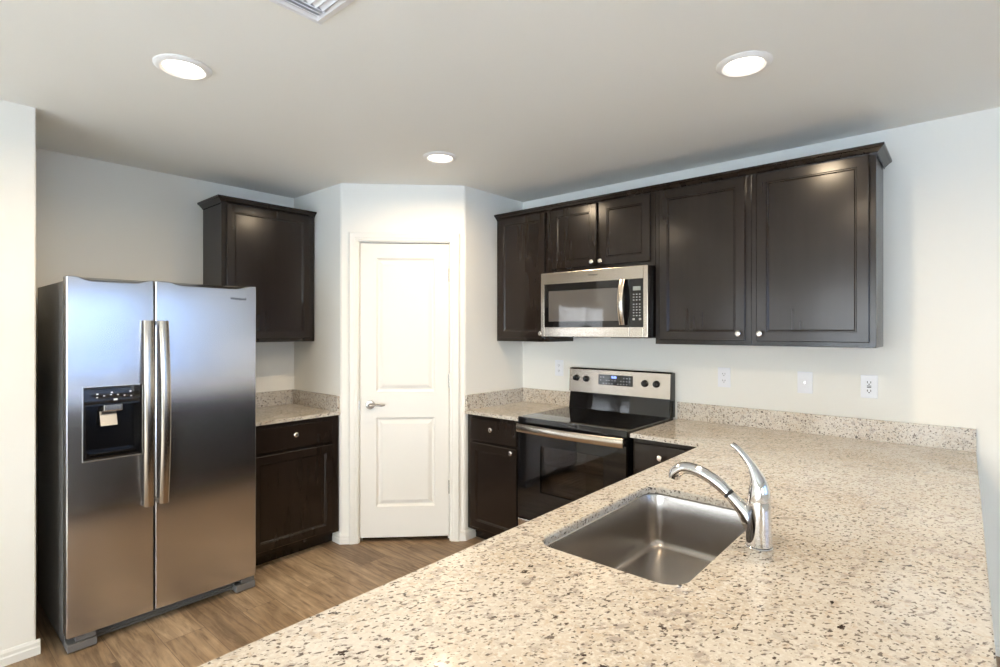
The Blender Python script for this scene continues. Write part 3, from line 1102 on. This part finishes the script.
# cooktop
bm = nb(); box(bm, -.001, RW + .001, -.012, RD - .055, .884, .926, .006, 3)
obj('cooktop', bm, M['blackglass'], rg)
def ring(bm, cx, cy, r, z, wd=.004):
    seg = 40
    a = [bm.verts.new((cx + r * math.cos(2 * PI * k / seg), cy + r * math.sin(2 * PI * k / seg), z)) for k in range(seg)]
    c = [bm.verts.new((cx + (r - wd) * math.cos(2 * PI * k / seg), cy + (r - wd) * math.sin(2 * PI * k / seg), z)) for k in range(seg)]
    for k in range(seg):
        bm.faces.new((a[k], a[(k + 1) % seg], c[(k + 1) % seg], c[k]))
for cx, cy, r in ((.20, .16, .115), (.56, .16, .090), (.20, .42, .080), (.56, .42, .105)):
    bm = nb(); ring(bm, cx, cy, r, .9263); ring(bm, cx, cy, r * .62, .9263, .002)
    obj('burner_ring', bm, M['burner'], rg)
# oven door: black glass frame with a window
bm = nb()
WX0, WX1, WZ0, WZ1 = .178, .610, .485, .766
DZB, DZT = .305, .872
for a, b_, c_, d_ in ((.004, WX0, DZB, DZT), (WX1, RW - .004, DZB, DZT), (WX0, WX1, DZB, WZ0), (WX0, WX1, WZ1, DZT)):
    box(bm, a, b_, -.018, .024, c_, d_)
od = obj('oven_door', bm, M['blackglass'], rg)
bm = nb(); box(bm, WX0 - .002, WX1 + .002, -.012, -.009, WZ0 - .002, WZ1 + .002)
obj('oven_window', bm, M['ovenglass'], od)
bm = nb()
for a, b_, c_, d_ in ((WX0 - .004, WX0, WZ0, WZ1), (WX1, WX1 + .004, WZ0, WZ1), (WX0 - .004, WX1 + .004, WZ0 - .004, WZ0), (WX0 - .004, WX1 + .004, WZ1, WZ1 + .004)):
    box(bm, a, b_, -.0186, -.010, c_, d_)
obj('window_border', bm, M['blackplastic'], od)
# handle: flat bowed strap
bm = nb()
rows = []
n = 18
for k in range(n + 1):
    u = k / n
    x = .012 + (RW - .024) * u
    yo = -.040 - .020 * math.sin(PI * u)
    rows.append([bm.verts.new((x, yo + a, .862 + c)) for a, c in ((.010, -.023), (.0, -.025), (-.004, -.018), (-.005, .0), (-.004, .018), (.0, .025), (.010, .023))])
for A, B in zip(rows, rows[1:]):
    for q in range(7):
        bm.faces.new((A[q], A[(q + 1) % 7], B[(q + 1) % 7], B[q]))
bm.faces.new(rows[0]); bm.faces.new(rows[-1])
for x in (.024, RW - .024):
    box(bm, x - .012, x + .012, -.038, -.016, .852, .868, .003)
obj('oven_handle', bm, M['steel2'], od, True)
bm = nb(); box(bm, .004, RW - .004, -.016, .024, .085, .296, .004)
box(bm, .06, RW - .06, -.020, -.014, .270, .284, .002)
obj('storage_drawer', bm, M['steel2'], rg)
for x in (.05, RW - .05):
    for y in (.07, RD - .08):
        bm = nb(); lathe(bm, [(0, FZ), (.018, FZ), (.018, .032), (0, .032)], 14, Matrix.Translation((x, y, 0)))
        obj('leg', bm, M['rubber'], rg)
# backguard
bm = nb()
prism(bm, [(RD - .086, .920), (RD - .004, .920), (RD - .004, 1.196), (RD - .050, 1.202), (RD - .062, 1.190), (RD - .066, 1.040)], .004, RW - .010, 'x')
bgd = obj('backguard', bm, M['blackplastic'], rg)
bm = nb()
prism(bm, [(RD - .090, .922), (RD - .072, 1.034), (RD - .066, 1.034), (RD - .084, .922)], .012, RW - .014, 'x')
obj('lower_glass', bm, M['blackglass'], bgd)
bm = nb()
prism(bm, [(RD - .074, 1.036), (RD - .060, 1.036), (RD - .052, 1.196), (RD - .060, 1.199), (RD - .066, 1.192)], -.002, RW - .013, 'x')
obj('control_face', bm, M['steel3'], bgd)
def cf_y(z):        # control face slope
    return RD - .074 + (z - 1.036) * (.008 / .156)
bm = nb()
prism(bm, [(cf_y(1.096) - .0015, 1.096), (cf_y(1.096) + .003, 1.096), (cf_y(1.165) + .003, 1.165), (cf_y(1.165) - .0015, 1.165)], .232, .486, 'x')
dsp = obj('display_panel', bm, M['blackglass'], bgd)
text_obj('clock_digits', '8:05', .022, M['blueled'], bgd, (.350, cf_y(1.148) - .0022, 1.149), (PI / 2 - .05, 0, 0))
for ks in ((0, 1, 2), (3, 4, 5, 6), (7, 8, 9, 10)):
    for k in ks:
        for r_ in range(3):
            if (3 <= k <= 6 and r_ == 2) or (k * 7 + r_ * 3) % 5 == 0:
                continue
            xx = .250 + k * .0215; zz = 1.107 + r_ * .020
            bm = nb()
            box(bm, xx - .003, xx + .003, cf_y(zz) - .0022, cf_y(zz) - .0012, zz - .0016, zz + .0016)
            obj('button_mark', bm, M['icon'], dsp)
for kx, kz in ((.055, 1.131), (.136, 1.129), (.570, 1.124), (.648, 1.125)):
    bm = nb()
    lathe(bm, [(0, 0), (.0225, 0), (.022, .005), (.0185, .007), (.0175, .021), (.015, .024), (0, .024)], 24, facing(kx, cf_y(kz), kz))
    box(bm, kx - .004, kx + .004, cf_y(kz) - .029, cf_y(kz) - .02, kz - .017, kz + .017, .0015)
    obj('control_knob', bm, M['blackplastic'], bgd, True)

# ------------------------------------------------------------------ microwave
MX0, MX1, MZ0, MZ1 = -2.116, -1.362, 1.422, 1.836
MF = 2.846
MW = MX1 - MX0
mw = thing('microwave', 'stainless over-the-range microwave hanging under the short upper cabinet', 'microwave', (MX0, MF, MZ0))
MH = MZ1 - MZ0
bm = nb(); box(bm, .003, MW - .003, .030, YW - MF - .002, .0, MH, .003)
box(bm, .06, .30, .10, .30, -.006, .002); box(bm, .46, .70, .10, .30, -.006, .002)
obj('case', bm, M['blackplastic'], mw)
DS = .640       # door / control split
gx0, gx1, gz0, gz1 = .026, .726, .060, .340
def frame4(bm, x0, x1, z0, z1, a0, a1, c0, c1, y0, y1, bev=.002):
    box(bm, x0, a0, y0, y1, z0, z1, bev); box(bm, a1, x1, y0, y1, z0, z1, bev)
    box(bm, a0, a1, y0, y1, z0, c0, bev); box(bm, a0, a1, y0, y1, c1, z1, bev)
bm = nb()
box(bm, 0, gx0, 0, .029, 0, MH, .002); box(bm, gx0, DS - .001, 0, .029, 0, gz0, .002); box(bm, gx0, gx1, 0, .029, gz1, MH, .002)
md = obj('door', bm, M['steel2'], mw)
bm = nb(); frame4(bm, gx0, DS - .001, gz0, gz1, .060, .585, gz0 + .038, gz1 - .045, .001, .028, 0)
obj('glass_border', bm, M['blackglass'], md)
bm = nb(); box(bm, .058, .587, .003, .028, gz0 + .036, gz1 - .043)
obj('window', bm, plain('dark_mesh_glass', (0.10, 0.092, 0.085), .05, spec=1.0), md)
bm = nb()
box(bm, gx1 + .0005, MW, 0, .029, 0, MH, .002); box(bm, DS + .001, gx1, 0, .029, 0, gz0, .002)
obj('control_frame', bm, M['steel2'], mw)
bm = nb(); box(bm, DS + .001, gx1, .001, .029, gz0, gz1)
cp = obj('control_panel', bm, M['blackglass'], mw)
bm = nb(); box(bm, .662, .710, -.0002, .002, .272, .296)
obj('display', bm, M['lcd'], cp)
bm = nb()
for r_ in range(8):
    for k in range(3):
        zz = .250 - r_ * .0165 - (.008 if r_ > 2 else 0)
        xx = .667 + k * .019
        box(bm, xx - .0045, xx + .0045, -.0002, .002, zz - .0028, zz + .0028)
box(bm, .660, .674, -.0002, .002, .100, .112); box(bm, .700, .714, -.0002, .002, .100, .112)
obj('button_print', bm, plain('button_print', (0.33, 0.33, 0.33), .5), cp)
bm = nb()
rows = []
n = 14
for k in range(n + 1):
    u = k / n
    z = .072 + .268 * u
    yo = -.022 - .026 * math.sin(PI * u)
    xo = .602
    rows.append([bm.verts.new((xo + a, yo + b2, z)) for a, b2 in ((-.017, .008), (-.017, .001), (-.012, -.003), (0, -.005), (.012, -.003), (.017, .001), (.017, .008))])
for A, B in zip(rows, rows[1:]):
    for q in range(7):
        bm.faces.new((A[q], A[(q + 1) % 7], B[(q + 1) % 7], B[q]))
bm.faces.new(rows[0]); bm.faces.new(rows[-1])
for z in (.080, .332):
    box(bm, .598, .612, -.018, .001, z - .006, z + .006, .002)
obj('handle', bm, M['steel2'], md, True)
text_obj('maker_mark', 'Whirlpool', .016, M['ink'], mw, (.392, -.0006, .382), (PI / 2, 0, 0))

# ------------------------------------------------------------------ outlets
def outlet(name, label, cat, x, z, kind, y=YW, w=.072, h=.116):
    t = thing(name, label, cat, (x, y, z))
    bm = nb(); box(bm, -w / 2, w / 2, -.006, 0, -h / 2, h / 2, .0025)
    obj('cover_plate', bm, M['plate'], t)
    if kind == 'duplex':
        for dz in (-.0195, .0195):
            bm = nb(); lathe(bm, [(0, 0), (.0165, 0), (.0165, .0015), (0, .0015)], 24, facing(0, -.006, dz))
            r = obj('receptacle', bm, M['plate'], t)
            bm = nb()
            box(bm, -.0075, -.0055, -.0083, -.0072, dz - .002, dz + .006); box(bm, .0055, .0075, -.0083, -.0072, dz - .002, dz + .006)
            box(bm, -.002, .002, -.0083, -.0072, dz - .010, dz - .006)
            obj('slots', bm, M['slot'], r)
    elif kind == 'gfci':
        bm = nb(); box(bm, -.017, .017, -.008, -.005, -.034, .034, .001)
        r = obj('receptacle', bm, M['plate'], t)
        bm = nb()
        for dz in (-.021, .021):
            box(bm, -.0085, -.0055, -.0087, -.0077, dz - .004, dz + .006); box(bm, .0055, .0085, -.0087, -.0077, dz - .004, dz + .006)
            box(bm, -.0025, .0025, -.0087, -.0077, dz - .011, dz - .006)
        box(bm, -.009, .009, -.0087, -.0077, .0015, .0055); box(bm, -.009, .009, -.0087, -.0077, -.0055, -.0015)
        obj('slots', bm, M['slot'], r)
    else:
        bm = nb(); lathe(bm, [(0, 0), (.007, 0), (.006, .004), (.004, .004), (.004, .008), (0, .008)], 16, facing(0, -.006, 0))
        obj('jack', bm, M['nickel'], t, True)
        for dz in (-.042, .042):
            bm = nb(); lathe(bm, [(0, 0), (.0035, 0), (.0025, .0012), (0, .0012)], 12, facing(0, -.006, dz))
            obj('screw', bm, M['plate'], t)
    return t
outlet('wall_outlet', 'white duplex outlet on the wall just right of the range', 'outlet', -1.070, 1.186, 'duplex')
outlet('wall_jack', 'white plate with a single centre jack between the two right outlets', 'outlet', -.648, 1.183, 'jack')
outlet('wall_outlet', 'white outlet with dark slots at the right, below the end cabinet', 'outlet', -.362, 1.181, 'gfci')
outlet('wall_outlet', 'faint white outlet on the wall left of the range backguard', 'outlet', -2.245, 1.186, 'duplex')

# ------------------------------------------------------------------ ceiling fixtures
lamps = [(-2.219, .733, 'lit round recessed downlight over the fridge side, at upper left'),
         (-.620, 2.095, 'lit round recessed downlight in front of the right upper cabinets'),
         (-2.267, 2.082, 'small lit recessed downlight nearest the pantry door'),
         (-.620, .760, 'lit round recessed downlight above the sink, outside the top of the picture')]
for x, y, lab in lamps:
    t = thing('recessed_light', lab, 'ceiling light', (x, y, H), 0, 'recessed kitchen downlights')
    bm = nb()
    lathe(bm, [(.066, .0), (.066, -.006), (.076, -.0125), (.088, -.010), (.097, -.003), (.097, 0)], 40, None, False)
    obj('trim_ring', bm, M['lamp_trim'], t, True)
    bm = nb(); lathe(bm, [(0, -.0062), (.0665, -.0055)], 40, None, False)
    obj('lens', bm, M['lens'], t)
    ld = bpy.data.lights.new('downlight', 'AREA')
    ld.shape = 'DISK'
    ld.size = .125
    ld.energy = LAMP_W
    ld.color = (1.0, .79, .54)
    ld.spread = math.radians(165)
    lo = bpy.data.objects.new('lamp', ld)
    C.objects.link(lo)
    lo.parent = t
    lo.location = (0, 0, -.0140)

vx0, vx1, vy0, vy1 = -1.570, -1.215, .565, .920
vt = thing('ceiling_vent', 'white square louvred air vent in the ceiling at the top edge', 'vent', ((vx0 + vx1) / 2, (vy0 + vy1) / 2, H))
hw = (vx1 - vx0) / 2
bm = nb()
def rectring(bm, a, b_, z0, z1):
    """flat square ring from half size a (outer, z0) to b (inner, z1)"""
    A = [bm.verts.new((sx * a, sy * a, z0)) for sx, sy in ((-1, -1), (1, -1), (1, 1), (-1, 1))]
    B = [bm.verts.new((sx * b_, sy * b_, z1)) for sx, sy in ((-1, -1), (1, -1), (1, 1), (-1, 1))]
    for k in range(4):
        bm.faces.new((A[k], A[(k + 1) % 4], B[(k + 1) % 4], B[k]))
rectring(bm, hw, hw, 0, -.004); rectring(bm, hw, hw - .022, -.004, -.010); rectring(bm, hw - .022, hw - .030, -.010, -.003)
obj('frame', bm, M['whitevent'], vt)
bm = nb(); box(bm, -hw + .03, hw - .03, -hw + .03, hw - .03, -.002, -.0005)
obj('duct', bm, M['ventdark'], vt)
for k in range(3):       # side louvres along y, near the left edge
    x = -hw + .036 + k * .017
    bm = nb(); prism(bm, [(x, -.004), (x + .002, -.003), (x + .015, -.011), (x + .013, -.013)], -hw + .03, hw - .03, 'y')
    obj('louvre', bm, M['whitevent'], vt)
for k in range(13):
    y = -hw + .036 + k * .022
    if y > hw - .045:
        break
    bm = nb(); prism(bm, [(y, -.004), (y + .002, -.003), (y + .015, -.011), (y + .013, -.013)], -hw + .085, hw - .03, 'x')
    obj('louvre', bm, M['whitevent'], vt)
